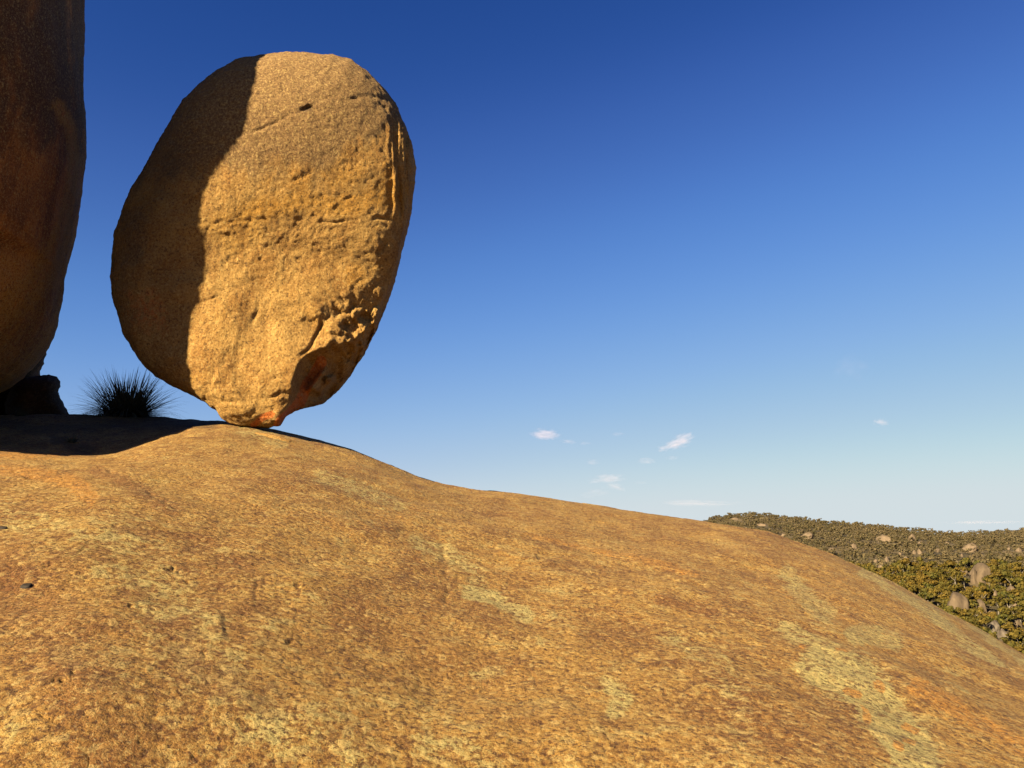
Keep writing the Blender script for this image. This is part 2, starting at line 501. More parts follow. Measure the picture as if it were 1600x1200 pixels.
# ------------------------------------------------------------------ rocks fitted to an outline as seen from the camera
def outline_rock(sub, outline, centre_px, dist, depth, nexp, rim=None, iters=7):
    V, T = ico(sub)
    cx, cy = centre_px
    d = ray(cx, cy)
    fw = d / np.linalg.norm(d)
    C = fw * dist
    Rt = np.cross(fw, [0, 0, 1.0]); Rt /= np.linalg.norm(Rt)
    Up = np.cross(Rt, fw)
    X, Y, Z = V[:, 0], V[:, 1], V[:, 2]
    rs = np.hypot(X, Z)
    th = np.arctan2(Z, X)
    ex = nexp(th) if callable(nexp) else nexp
    den = (rs ** ex + np.abs(Y) ** ex) ** (1.0 / ex)
    rn, yn = rs / den, Y / den
    o = np.array(outline, float)
    o = np.concatenate([a_ + (b_ - a_) * np.linspace(0, 1, 12, endpoint=False)[:, None] for a_, b_ in zip(o, np.roll(o, -1, 0))])
    ang = np.arctan2(-(o[:, 1] - cy), o[:, 0] - cx)
    rad = np.hypot(o[:, 0] - cx, o[:, 1] - cy)
    s = np.argsort(ang)
    ang, rad = ang[s], rad[s]
    ta = np.linspace(-PI, PI, 1441)
    tr = np.interp(ta, np.concatenate([ang - 2 * PI, ang, ang + 2 * PI]), np.tile(rad, 3))
    ker = np.hanning(13); ker /= ker.sum()
    tr = np.convolve(np.pad(tr[:-1], 6, mode='wrap'), ker, 'valid')
    tr = np.append(tr, tr[0])
    rho = tr / F * dist
    m = rim(th) if rim is not None else 0.0
    nb = 180 if sub > 6 else 72
    kw = np.hanning(123)[1:-1]; kw /= kw.sum()
    for it in range(iters):
        p = np.interp(th, ta, rho)
        a, b = rn * p * np.cos(th), rn * p * np.sin(th)
        dd = m * rn ** 2 + yn * depth
        P = C + a[:, None] * Rt + b[:, None] * Up + dd[:, None] * fw
        u, v = proj(P)
        t2 = np.arctan2(-(v - cy), u - cx)
        q = np.hypot(u - cx, v - cy)
        k = np.clip(((t2 + PI) / (2 * PI) * nb).astype(int), 0, nb - 1)
        mx = np.zeros(nb)
        np.maximum.at(mx, k, q)
        tc = -PI + (np.arange(nb) + 0.5) / nb * 2 * PI
        good = mx > 0
        mxi = np.interp(ta, tc[good], mx[good], period=2 * PI)
        if it < iters - 2:
            cor = (tr / mxi - 1)[:-1]
            cor = np.convolve(np.pad(cor, 60, mode='wrap'), kw, 'valid')
            rho = rho * (1 + 0.6 * np.append(cor, cor[0]))
        else:      # final fit: slide points outward or inward at their own depth
            k2 = np.interp(t2, ta, tr) / np.interp(t2, ta, mxi)
            if it == iters - 2: P_w = P
            u, v = proj(P_w)
            t2 = np.arctan2(-(v - cy), u - cx)
            q = np.hypot(u - cx, v - cy)
            k = np.clip(((t2 + PI) / (2 * PI) * nb).astype(int), 0, nb - 1)
            mx = np.zeros(nb); np.maximum.at(mx, k, q)
            good = mx > 0
            mxi = np.interp(ta, tc[good], mx[good], period=2 * PI)
            k2 = np.interp(t2, ta, tr) / np.interp(t2, ta, mxi)
            dep = P_w[:, 1] * CP + P_w[:, 2] * SP
            P_w = ray(cx + (u - cx) * k2, cy + (v - cy) * k2) * dep[:, None]
    P = P_w
    return P, T, C, fw, Rt, Up, rn, yn, th

def push(P, delta):
    L = np.linalg.norm(P, axis=1)
    return P * (1 + delta / L)[:, None]

ROCK_OUT = [(410, 86), (440, 81), (480, 80), (520, 84), (548, 93), (575, 112), (600, 138), (620, 165), (636, 200), (647, 230), (651, 262), (648, 300), (643, 335),
            (636, 365), (628, 400), (617, 440), (603, 480), (590, 515), (570, 555), (548, 590), (525, 615), (505, 630), (480, 636), (460, 645), (448, 655), (438, 667),
            (425, 669), (400, 668), (375, 666), (356, 661), (345, 655), (335, 643), (315, 628), (290, 612), (262, 600), (245, 590), (225, 570), (205, 545), (190, 520), (182, 490),
            (174, 460), (171, 425), (175, 395), (178, 360), (190, 328), (206, 293), (222, 263), (244, 225), (265, 190), (285, 155), (310, 130), (340, 108), (370, 93)]

def build_balancing():
    RC = (412, 370)
    def nx(th):
        return 2.9 + 4.6 * np.exp(-((th + 0.1) / 0.85) ** 2) + 0.5 * np.exp(-((th + 1.5) / 0.5) ** 2)
    def rim(th):
        return -1.7 * np.clip(-np.sin(th), 0, 1) ** 2.0 + 0.3 * np.clip(np.sin(th), 0, 1)
    P, T, C, fw, Rt, Up, rn, yn, th = outline_rock(8, ROCK_OUT, RC, 16.3, 2.15, nx, rim)
    u, v = proj(P)
    front = 1 - sstep(0.0, 0.7, yn)        # 1 on the face we see, fading round the back
    m_px = 14.5 / F
    n1 = fbm(P, 0.45, 3, 0.5, 4.0)
    n2 = fbm(P, 1.3, 4, 0.55, 8.0)
    n3 = fbm(P, 4.5, 4, 0.6, 12.0)
    nr = fbm(P, 2.6, 4, 0.6, 30.0, ridge=True)
    wu = 9 * fbm(P, 1.6, 2, 0.45, 41.0)
    wv = 9 * fbm(P, 1.6, 2, 0.45, 61.0)
    U, Vv = u + wu, v + wv
    dl = np.zeros(len(P))
    # far side of the rock: face turning away right and under
    L = [(662, 240), (652, 300), (640, 335), (628, 370), (619, 410), (612, 435), (600, 462), (588, 500), (560, 522), (535, 536), (500, 546), (476, 556),
         (464, 575), (456, 600), (451, 625), (443, 645), (434, 662), (428, 690)]
    d, s = seg_dist(u + 0.45 * wu, v + 0.45 * wv, L)
    sd = np.where(s < 0, d, -d)            # positive right of / below the edge
    sdL = sd
    dl += np.clip(sd, 0, 60) * m_px * 1.5 + 0.10 * (1 - np.exp(-np.clip(sd, 0, 99) / 3.0))
    # a broken facet inside the overhang that still faces the light
    kx, ky = (U - 503) * 0.94 + (Vv - 598) * 0.34, -(U - 503) * 0.34 + (Vv - 598) * 0.94
    k = (1 - sstep(9, 17, np.abs(kx + 0.18 * ky + 0.5 * wu))) * (1 - sstep(20, 30, np.abs(ky + 0.5 * wv)))
    n3s = fbm(P, 4.5, 4, 0.6, 12.0)
    dl = dl * (1 - k) + k * np.minimum(dl, 0.46 + 0.014 * kx + 0.10 * n3s + 0.10 * sstep(0.0, 0.05, n3s))
    k = np.exp(-(((U - 560) / 26) ** 2 + ((Vv - 506) / 14) ** 2) ** 1.3)
    dl += 0.10 * k * nr
    # scooped, rough ledges lower right
    rough = np.exp(-(((u - 560) / 60) ** 2 + ((v - 510) / 45) ** 2))
    dl += 0.05 * rough * (nr - 0.2) + 0.04 * rough * n3
    brk = fbm(P, 2.2, 2, 0.5, 88.0)
    for pts, hw, dep in [
        ([(395, 205), (420, 195), (445, 184), (470, 172), (500, 160), (530, 150)], 2.2, 0.05), ([(468, 170), (480, 166), (490, 172)], 3.0, 0.12),
        ([(545, 160), (575, 150), (600, 154), (618, 165)], 2.4, 0.07), ([(400, 300), (440, 288), (480, 275), (520, 262)], 1.8, 0.035),
        ([(330, 352), (380, 345), (430, 340), (470, 338)], 2.2, 0.018), ([(500, 350), (550, 345), (585, 343), (610, 345)], 2.4, 0.06), ([(452, 344), (466, 346)], 3, 0.08),
        ([(600, 165), (611, 200), (618, 235), (621, 270), (622, 310), (628, 340)], 3.0, 0.08), ([(630, 185), (636, 230), (640, 290)], 2.2, 0.06),
        ([(470, 560), (486, 540), (496, 520), (500, 505)], 3.0, 0.14), ([(520, 540), (540, 505), (552, 480)], 5, 0.16), ([(560, 500), (585, 480)], 5, 0.14),
        ([(325, 615), (335, 590), (352, 572), (370, 562)], 2.2, 0.035), ([(396, 588), (404, 580)], 3.0, 0.05), ([(428, 588), (440, 584), (450, 588)], 3.0, 0.07), ([(418, 618), (436, 610), (452, 616)], 3.5, 0.10),
        ([(325, 625), (345, 630), (370, 628)], 3.5, 0.06), ([(590, 395), (600, 380), (604, 365)], 3, 0.09), ([(575, 470), (590, 440)], 3, 0.06),
        ([(320, 470), (340, 465), (360, 480)], 3, 0.04), ([(395, 500), (405, 480)], 3, 0.05), ([(535, 310), (550, 305)], 3, 0.05)]:
        dd, _ = seg_dist(U, Vv, pts)
        dl += 0.5 * dep * np.exp(-(dd / (hw * (0.6 + 0.5 * np.clip(0.5 + 1.5 * n2, 0, 1)))) ** 2) * sstep(-0.35, 0.15, brk)
    # exfoliation lobe at the foot: the plate stands proud inside this arc
    arc = [(322, 640), (326, 610), (340, 582), (362, 565), (395, 560), (430, 572), (458, 592), (470, 620)]
    d, s = seg_dist(U, Vv, arc)
    inside = np.where(s < 0, -1, 1)
    dl -= 0.035 * sstep(-2.5, 2.5, d * inside) * (v > 540) * sstep(-0.3, 0.2, brk)
    # plates on the face, upper edge lines
    zt = v + 0.10 * (u - 400) + 16 * n2
    flute = sstep(600, 618, u) * (1 - sstep(330, 370, v)) * sstep(130, 180, v)
    fl = perlin(np.stack([u * 0.11, v * 0.012, 0 * u], -1)) + 0.6 * perlin(np.stack([u * 0.23, v * 0.03, 0 * u + 5], -1))
    dl += 0.09 * flute * fl
    # roughness: calm on the crown, coarse lower down
    low = 0.25 + 0.75 * sstep(240, 420, v + 60 * n1)
    leftbump = np.exp(-(((u - 370) / 60) ** 2 + ((v - 405) / 35) ** 2))
    dl += 0.08 * n2 * low + 0.010 * n3 * low + (0.0 * low + 0.028 * leftbump) * np.clip(nr, 0, 1)
    # thin flaked sheets: small sharp steps between them
    fs = fbm(P * np.array([1, 1, 1.5]), 0.9, 3, 0.45, 120.0)
    for lv in (-0.22, -0.1, 0.0, 0.1, 0.22):
        dl += 0.010 * low * sstep(lv, lv + 0.02, fs)
    ff = fbm(P, 3.0, 3, 0.55, 140.0)
    for lv in (-0.15, 0.02, 0.18):
        dl += (0.065 * rough + 0.045 * sstep(2, 14, sdL) * (v > 500)) * sstep(lv, lv + 0.02, ff)
    pit = fbm(P, 9.0, 3, 0.6, 71.0)
    dl += (0.0 + 0.012 * sstep(540, 600, u)) * sstep(0.35, 0.6, pit)
    P = push(P, dl * front)
    # all round relief along the radial direction so the outline is not smooth
    nrm = P - C
    nrm /= np.linalg.norm(nrm, axis=1)[:, None]
    P = P + nrm * (0.05 * n2 + 0.02 * n3 + 0.02 * fbm(P, 11.0, 3, 0.6, 5.0))[:, None]
    # seat it on the dome
    gz = ground_z(P[:, 0], P[:, 1])
    marks = np.zeros((len(P), 4))
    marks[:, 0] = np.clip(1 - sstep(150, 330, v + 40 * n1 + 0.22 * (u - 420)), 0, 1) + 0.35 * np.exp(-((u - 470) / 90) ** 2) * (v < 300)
    marks[:, 1] = 0.75 * np.exp(-((zt - 330) / 26) ** 2) * sstep(330, 400, u) + 0.6 * np.exp(-(((U - 555) / 30) ** 2 + ((Vv - 430) / 30) ** 2)) + 0.7 * np.exp(-(((U - 605) / 14) ** 2 + ((Vv - 275) / 40) ** 2))
    marks[:, 1] += 0.3 * sstep(380, 560, v)
    marks[:, 2] = 0
    d, _ = seg_dist(U * 0.6 + u * 0.4, Vv * 0.6 + v * 0.4, [(500, 566), (492, 585), (478, 605), (466, 630), (450, 648), (436, 664)])
    marks[:, 2] = (1 - sstep(4, 15, d)) * 1.1
    # iron stain, plus dark varnish that also paints shade on the flank facing the towering boulder
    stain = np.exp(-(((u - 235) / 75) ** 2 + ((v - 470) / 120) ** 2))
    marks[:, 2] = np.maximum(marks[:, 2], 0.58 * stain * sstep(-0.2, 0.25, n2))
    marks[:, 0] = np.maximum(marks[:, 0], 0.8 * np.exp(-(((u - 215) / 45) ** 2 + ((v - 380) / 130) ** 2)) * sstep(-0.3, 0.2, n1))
    d, _ = seg_dist(U, Vv, [(395, 662), (410, 650), (425, 645)])
    marks[:, 2] = np.maximum(marks[:, 2], (1 - sstep(3, 9, d)) * 0.9)
    d, _ = seg_dist(U, Vv, [(475, 170), (482, 168)])
    marks[:, 3] = 0.9 * np.exp(-(d / 4.5) ** 2)
    marks[:, 3] = np.maximum(marks[:, 3], 0.45 * (front * (u > 612) * (v < 340) * np.clip(-fl, 0, 1)))
    # dark lichen varnish patches on left shoulder and flank, also painting in the shade
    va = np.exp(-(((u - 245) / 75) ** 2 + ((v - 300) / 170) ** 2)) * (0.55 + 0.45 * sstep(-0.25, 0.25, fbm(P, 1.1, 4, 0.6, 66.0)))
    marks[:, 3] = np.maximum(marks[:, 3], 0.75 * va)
    marks = np.clip(marks, 0, 1)
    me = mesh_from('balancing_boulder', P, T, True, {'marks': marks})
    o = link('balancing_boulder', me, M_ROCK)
    tag(o, 'huge egg shaped granite boulder balanced on its narrow foot on the bare dome', 'boulder')
    bv = BVHTree.FromPolygons([Vector(p) for p in P], T.tolist())
    return o, P, bv

bal, BALP, BALBVH = build_balancing()

def hit_rock(u, v):
    d = ray(u, v)
    h = BALBVH.ray_cast(Vector((0, 0, 0)), Vector(d).normalized())
    return None if h[0] is None else np.array(h[0])

def hit_ground(u, v, rmax=30.0):
    d = ray(u, v)
    d = d / math.hypot(d[0], d[1])
    rr = np.linspace(3, rmax, 4000)
    g = ground_z(d[0] * rr, d[1] * rr)
    k = np.argmax(d[2] * rr <= g)
    if k == 0:
        return None
    return np.array([d[0] * rr[k], d[1] * rr[k], g[k]])

# ------------------------------------------------------------------ the great boulder at the left edge; its lee side throws the shade
N2 = np.array([math.cos(SUN_AZ), -math.sin(SUN_AZ), 0.0])      # sideways to the sun
US = np.cross(N2, SUN_DIR)
if US[2] < 0: US = -US

def build_left():
    C = np.array([-11.5, 13.0, 0.0])
    tan_el = math.tan(SUN_EL)
    gz = float(ground_z(C[0], C[1]))
    Zr = np.linspace(gz - 0.15, 15.2, 340)
    PS = np.linspace(-PI, PI, 401)[:-1]
    cam_px = np.array([(133, -120), (134, -60), (133, 0), (132, 60), (130, 120), (131, 160), (134, 200), (135, 235), (133, 260), (127, 300), (122, 345), (113, 385), (105, 420),
                       (99, 465), (90, 508), (76, 540), (52, 573), (26, 596), (0, 611), (-40, 630)], float)
    sh_px = [(412, 87), (396, 108), (398, 130), (390, 165), (385, 195), (372, 218), (352, 243), (335, 262), (322, 285), (315, 310), (315, 350), (318, 390), (320, 430),
             (313, 455), (301, 480), (297, 520), (295, 560), (300, 600), (308, 622)]
    sp = [hit_rock(a, b) for a, b in sh_px]
    sp = [p for p in sp if p is not None]
    for a, b in [(340, 664), (300, 669)]:
        p = hit_ground(a, b)
        if p is not None: sp.append(p)
    sp = np.array(sp)
    # along the sun's plane: sideways coordinate a, height coordinate b
    sa, sb = sp @ N2, sp @ US
    o = np.argsort(sb); sa, sb = sa[o], sb[o]
    dirs = ray(cam_px[:, 0], cam_px[:, 1])
    psi1 = math.atan2(0.47, 0.88)
    psi2 = math.atan2(N2[1], N2[0])
    n1v = np.array([math.cos(psi1), math.sin(psi1), 0.0])
    # first guess of both support functions over height
    hd = np.hypot(dirs[:, 0], dirs[:, 1])
    perp = np.stack([dirs[:, 1] / hd, -dirs[:, 0] / hd], -1)
    h1 = -(perp @ C[:2])
    z1 = dirs[:, 2] / hd * 16.3
    o = np.argsort(z1)
    H1 = np.interp(Zr, z1[o], h1[o])
    H1 = np.where(Zr < z1.min(), np.maximum(1.2, h1[o][0] - (z1.min() - Zr) * 2.0), H1)
    t = (sp - C) @ np.array([math.sin(SUN_AZ), math.cos(SUN_AZ), 0.0])
    h2 = sp @ N2 - C @ N2
    z2 = sp[:, 2] + t * tan_el
    o2 = np.argsort(z2)
    H2 = np.interp(Zr, z2[o2], h2[o2])
    low = sstep(gz, z2.min(), Zr)
    H2 = H2 * low + np.minimum(H2, H1) * (1 - low)
    cap = np.sqrt(np.clip(1 - ((Zr - 11.0) / (Zr[-1] - 11.0)).clip(0, 1) ** 2.4, 0, 1))
    ker = np.hanning(61); ker /= ker.sum()
    sm = lambda y: np.convolve(np.pad(y, 30, mode='edge'), ker, 'valid')
    d1 = np.angle(np.exp(1j * (PS - psi1))); d2 = np.angle(np.exp(1j * (PS - psi2)))
    w1 = np.exp(-(d1 / 0.62) ** 2); w2 = np.exp(-(d2 / 0.62) ** 2)
    Nv = np.stack([np.cos(PS), np.sin(PS)], -1)
    Tv = np.stack([-np.sin(PS), np.cos(PS)], -1)
    def make():
        HB = sm(0.5 * (H1 + H2))
        h = HB[:, None] + (H1 - HB)[:, None] * w1 + (H2 - HB)[:, None] * w2
        hp = (np.roll(h, -1, 1) - np.roll(h, 1, 1)) / (2 * (PS[1] - PS[0]))
        xy = (h[..., None] * Nv + hp[..., None] * Tv) * cap[:, None, None]
        Z = np.broadcast_to(Zr[:, None], h.shape)
        return np.concatenate([C[:2] + xy, Z[..., None]], -1)
    for it in range(8):
        P = make()
        u, v = proj(P)
        k = u[:, :].argmax(1)
        # camera outline: per height row the rightmost point; compare with wanted column at that row's pixel height
        uu, vv = u[np.arange(len(Zr)), k], v[np.arange(len(Zr)), k]
        want = np.interp(vv, cam_px[:, 1], cam_px[:, 0])
        cor = (want - uu) / F * 16.3
        cor[(vv < -100) | (vv > 620)] = 0
        cor[cap < 0.9] = 0
        H1 = H1 + 0.5 * np.convolve(np.pad(cor, 4, mode='edge'), np.ones(9) / 9, 'valid')
        a, b = P @ N2, P @ US
        k = a.argmax(1)
        aa, bb = a[np.arange(len(Zr)), k], b[np.arange(len(Zr)), k]
        wa = np.interp(bb, sb, sa)
        cor = wa - aa
        cor[(bb < sb.min()) | (bb > sb.max() + 1.5)] = 0
        H2 = H2 + 0.5 * np.convolve(np.pad(cor, 4, mode='edge'), np.ones(9) / 9, 'valid')
    P = make()
    nz, na = P.shape[:2]
    Q = P.reshape(-1, 3)
    # close the top
    idx = np.arange(nz * na).reshape(nz, na)
    q = np.stack([idx[:-1], np.roll(idx[:-1], -1, 1), np.roll(idx[1:], -1, 1), idx[1:]], -1).reshape(-1, 4)
    nr = Q - np.array([C[0], C[1], 0]) ; nr[:, 2] = 0
    L = np.linalg.norm(nr, axis=1)[:, None]; nr = nr / np.maximum(L, 1e-6)
    amp = np.clip(L[:, 0] / 2, 0, 1)
    Q = Q + nr * (amp * (0.05 * fbm(Q, 1.2, 4, 0.55, 3.0) + 0.018 * fbm(Q, 6.0, 4, 0.6, 9.0)))[:, None]
    u, v = proj(Q)
    marks = np.zeros((len(Q), 4))
    n = fbm(Q * np.array([1, 1, 0.35]), 0.9, 4, 0.6, 2.0)
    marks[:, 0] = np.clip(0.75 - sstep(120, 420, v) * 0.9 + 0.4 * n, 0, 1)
    d, _ = seg_dist(u + 12 * n, v, [(92, 165), (110, 200), (118, 250), (108, 310), (95, 370), (70, 430), (20, 480)])
    marks[:, 1] = np.clip(0.85 * np.exp(-(d / 14) ** 2) + 0.55 * sstep(280, 420, v) + 0.3 * n, 0, 1)
    marks[:, 2] = np.clip(0.5 * np.exp(-(d / 12) ** 2), 0, 1)
    me = mesh_from('left_boulder', Q, q, True, {'marks': marks})
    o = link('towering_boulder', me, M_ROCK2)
    tag(o, 'towering dark boulder in shade cut off by the left edge of the photo', 'boulder')
    return o

left_boulder = build_left()

# a lower boulder just outside the picture on the left, whose shade fills the hollow behind the sunlit lip
def off_boulder():
    V, T = ico(6)
    P = V.copy()
    P = np.sign(P) * np.abs(P) ** 0.85
    P = P * np.array([2.6, 2.2, 1.9]) * (1 + 0.07 * fbm(V, 1.6, 4, 0.5, 3.0))[:, None]
    c = np.array([-10.6, 9.2, 0.0])
    c[2] = float(ground_z(c[0], c[1])) + 1.3
    me = mesh_from('side_boulder', P, T, True, {'marks': np.tile([0.4, 0.3, 0, 0], (len(P), 1))})
    o = link('side_boulder', me, M_ROCK2, loc=c)
    tag(o, 'low rounded granite boulder beside the towering boulder, outside the left edge', 'boulder')
off_boulder()

# ------------------------------------------------------------------ dark rocks on the back ridge
def back_rock(name, label, outline, centre, dist, depth, seed):
    P, T, C, *_r = outline_rock(6, outline, centre, dist, depth, 3.0)
    n = P - C
    n /= np.linalg.norm(n, axis=1)[:, None]
    P = P + n * (0.05 * fbm(P, 1.6, 4, 0.6, seed) + 0.03 * fbm(P, 6, 3, 0.6, seed + 3))[:, None]
    marks = np.tile([0.6, 0.1, 0, 0.9], (len(P), 1))
    me = mesh_from(name, P, T, True, {'marks': marks})
    tag(link(name, me, M_ROCK2), label, 'boulder')
back_rock('leaning_rock', 'black jagged rock seen behind the underside of the towering boulder',
          [(78, 533), (75, 552), (70, 568), (64, 580), (63, 592), (70, 640), (75, 668), (0, 672), (-70, 668), (-80, 560), (-40, 500), (30, 480), (68, 510)], (0, 590), 21.5, 1.6, 5.0)
back_rock('stump_rock', 'squat dark rock with a beaked top on the ridge left of the grass tussock',
          [(62, 588), (76, 586), (88, 590), (94, 597), (95, 604), (92, 612), (94, 622), (101, 632), (109, 648), (112, 662), (60, 668), (10, 664), (8, 630), (20, 600), (40, 590)], (58, 625), 19.5, 0.9, 15.0)

# ------------------------------------------------------------------ grass tussocks
def simple(name, c1, c2, scale=3.0, rough=0.8, spec=0.2, info=False):
    t = NT(name)
    n = t.noise(scale, 4, 0.6)
    f = t.ramp(n, 0.35, 0.65)
    if info:
        oi = t.n.new('ShaderNodeObjectInfo')
        f = t.math('ADD', t.math('MULTIPLY', f, 0.5), t.math('MULTIPLY', oi.outputs['Random'], 0.5))
    t.b.inputs['Specular IOR Level'].default_value = spec
    return t.done(t.mix(f, c1, c2), None, rough)
M_BLADE = simple('grass_blade', (0.09, 0.11, 0.08), (0.20, 0.19, 0.12), 8.0)
M_CLUMP = simple('grass_thatch', (0.03, 0.025, 0.012), (0.06, 0.05, 0.02), 12.0)

def blades(n, length, spread, width, rs, flat=1.0):
    V, Q = [], []
    for i in range(n):
        az = rs.uniform(0, 2 * PI)
        lean = rs.uniform(0, 1) ** 0.62 * spread
        L = length * rs.uniform(0.3, 1.0) ** 0.7 * (1 - 0.12 * lean)
        w = width * rs.uniform(0.6, 1.2)
        p = np.array([math.cos(az) * 0.30 * length * rs.uniform(0, 1), math.sin(az) * 0.30 * length * rs.uniform(0, 1), 0.0])
        ang = lean
        side = np.array([-math.sin(az + rs.uniform(-1, 1)), math.cos(az + rs.uniform(-1, 1)), 0])
        seg = 5
        b = len(V)
        droop = rs.uniform(0.0, 0.22) * (0.3 + lean)
        for k in range(seg + 1):
            ww = w * (1 - k / seg) ** 0.7 + 0.0008
            V.append(p - side * ww); V.append(p + side * ww)
            dirv = np.array([math.cos(az) * math.sin(ang), math.sin(az) * math.sin(ang), math.cos(ang)])
            p = p + dirv * L / seg
            ang += droop
            if k < seg:
                Q.append((b + 2 * k, b + 2 * k + 1, b + 2 * k + 3, b + 2 * k + 2))
    return np.array(V), np.array(Q)

def tussock(name, label, u, v, dist, n, length, spread, width, seed):
    d = ray(u, v); d = d / math.hypot(d[0], d[1])
    x, y = d[0] * dist, d[1] * dist
    root = bpy.data.objects.new(name, None)
    COL.objects.link(root)
    root.location = (x, y, float(ground_z(x, y)) - 0.01)
    rs = np.random.RandomState(seed)
    V, Q = blades(n, length, spread, width, rs)
    b = link('leaf_blades', mesh_from('leaf_blades', V, Q, False), M_BLADE, root)
    b['kind'] = 'stuff'
    Vi, T = ico(4)
    Vi = Vi * np.array([0.26, 0.26, 0.14]) * length * (1 + 0.25 * fbm(Vi, 3.0, 3, 0.5, seed))[:, None]
    link('thatch', mesh_from('thatch', Vi, T), M_CLUMP, root)
    tag(root, label, 'grass tussock')
tussock('grass_tussock', 'spiky dark grass tussock silhouetted on the ridge between the two great boulders', 196, 655, 17.9, 1700, 1.18, 1.62, 0.0125, 4)
tussock('low_tussock', 'small mossy grass tuft in the shaded hollow below the big tussock', 112, 700, 14.0, 160, 0.17, 1.2, 0.004, 9)
tussock('dry_tussock', 'faint dry grass tuft at the foot of the dark rock on the far left', 32, 648, 17.6, 120, 0.34, 1.0, 0.004, 12)

# ------------------------------------------------------------------ loose bits on the dome
def flake(name, label, u, v, size, seed, mat, cat):
    p = hit_ground(u, v)
    if p is None: return
    V, T = ico(4)
    P = np.sign(V) * np.abs(V) ** 0.7 * np.array(size)
    P *= (1 + 0.22 * fbm(V, 1.7, 3, 0.55, seed))[:, None]
    gx = P[:, 0] + p[0]; gy = P[:, 1] + p[1]
    P[:, 2] += ground_z(gx, gy) - p[2]
    me = mesh_from(name, P, T, True, {'marks': np.tile([0.0, 0.45, 0, 0], (len(P), 1))})
    tag(link(name, me, mat, loc=p), label, cat)
M_LEAF = simple('dark_stone', (0.02, 0.014, 0.010), (0.045, 0.03, 0.02), 30.0)
flake('loose_flake', 'thin ochre granite flake lying just below the balanced boulder foot', 428, 684, (0.30, 0.16, 0.045), 3.0, M_ROCK, 'rock flake')
flake('dark_pebble', 'small black pebble alone on the ochre rock near the left edge', 41, 918, (0.026, 0.018, 0.013), 8.0, M_LEAF, 'pebble')
flake('dark_chip', 'tiny dark stone chip touching the left edge of the dome', 4, 826, (0.026, 0.015, 0.012), 18.0, M_LEAF, 'pebble')

# ------------------------------------------------------------------ valley and hills
HT = np.array([(900, 840), (1000, 835), (1060, 828), (1090, 818), (1112, 808), (1140, 803), (1180, 801), (1205, 802), (1230, 807), (1290, 813), (1350, 818), (1400, 823),
               (1440, 827), (1480, 832), (1520, 831), (1560, 829), (1600, 826), (1700, 822)], float)
_d = ray(HT[:, 0], HT[:, 1])
HA = np.arctan2(_d[:, 0], _d[:, 1]); HE = _d[:, 2] / np.hypot(_d[:, 0], _d[:, 1])
def valley_z(x, y):
    x = np.asarray(x, float); y = np.asarray(y, float)
    sh = x.shape
    x, y = x.ravel(), y.ravel()
    r, az = np.hypot(x, y), np.arctan2(x, y)
    he = np.interp(az, np.concatenate([[-PI, -0.6], HA, [0.9, 1.5, PI]]), np.concatenate([[-0.01, -0.01], HE, [0.0, -0.005, -0.01]]))
    zt = he * 1800 - 5.5
    z0 = np.interp(r, [0, 200, 420, 660, 760, 900, 1350, 1800, 2600, 9000, 40000], [-100, -88, -62, -31, -31, -43, -3, 0, -90, -300, -600])
    k = sstep(880, 1780, r)
    near = np.interp(r, [0, 200, 420, 660, 760, 900], [-100, -88, -62, -31, -31, -43])
    face = -43 + (zt + 43) * np.clip((r - 900) / 900, 0, 1) ** 0.9
    back = zt - np.clip(r - 1800, 0, 1e9) * 0.06 - np.clip(r - 3500, 0, 1e9) * 0.01
    z = np.where(r < 900, near, np.where(r < 1800, face, back))
    z = np.maximum(z, -700)
    P = np.stack([x, y, 0 * x], -1)
    z = z + 5 * fbm(P, 0.011, 3, 0.5, 6.0) * sstep(150, 400, r) * (1 - 0.75 * np.exp(-((r - 1800) / 250) ** 2))
    return z.reshape(sh)

t = NT('bush_floor')
n = t.noise(0.02, 6, 0.7)
M_FLOOR = t.done(t.mix(t.ramp(n, 0.4, 0.6), (0.08, 0.06, 0.025), (0.22, 0.155, 0.075)), None, 0.95)
def build_valley():
    AZ = np.concatenate([np.linspace(-PI, -0.1, 60)[:-1], np.linspace(-0.1, 0.8, 170), np.linspace(0.8, PI, 50)[1:-1]])
    RR = np.concatenate([[1.0, 60], np.geomspace(120, 3500, 170), np.geomspace(3800, 42000, 24)])
    A, R = np.meshgrid(AZ, RR, indexing='ij')
    x, y = R * np.sin(A), R * np.cos(A)
    P = np.stack([x, y, valley_z(x, y)], -1).reshape(-1, 3)
    idx = np.arange(A.size).reshape(A.shape)
    i1 = np.roll(idx, -1, 0)
    q = np.stack([idx[:, :-1], idx[:, 1:], i1[:, 1:], i1[:, :-1]], -1).reshape(-1, 4)
    o = link('hills', mesh_from('hills', P, q[:, ::-1]), M_FLOOR)
    tag(o, 'bush covered valley and low hills beyond the dome', None, None, 'structure')
build_valley()

def crest_v(u):
    return np.interp(u, RIDGE[:, 0], RIDGE[:, 1], right=1100)

def hit_valley(u, v, r0=250, r1=1790):
    d = ray(u, v); d = d / math.hypot(d[0], d[1])
    rr = np.linspace(r0, r1, 3000)
    g = valley_z(d[0] * rr, d[1] * rr)
    k = int(np.argmax(d[2] * rr <= g))
    if k == 0: k = 2999
    return d[0] * rr[k], d[1] * rr[k], g[k], rr[k]

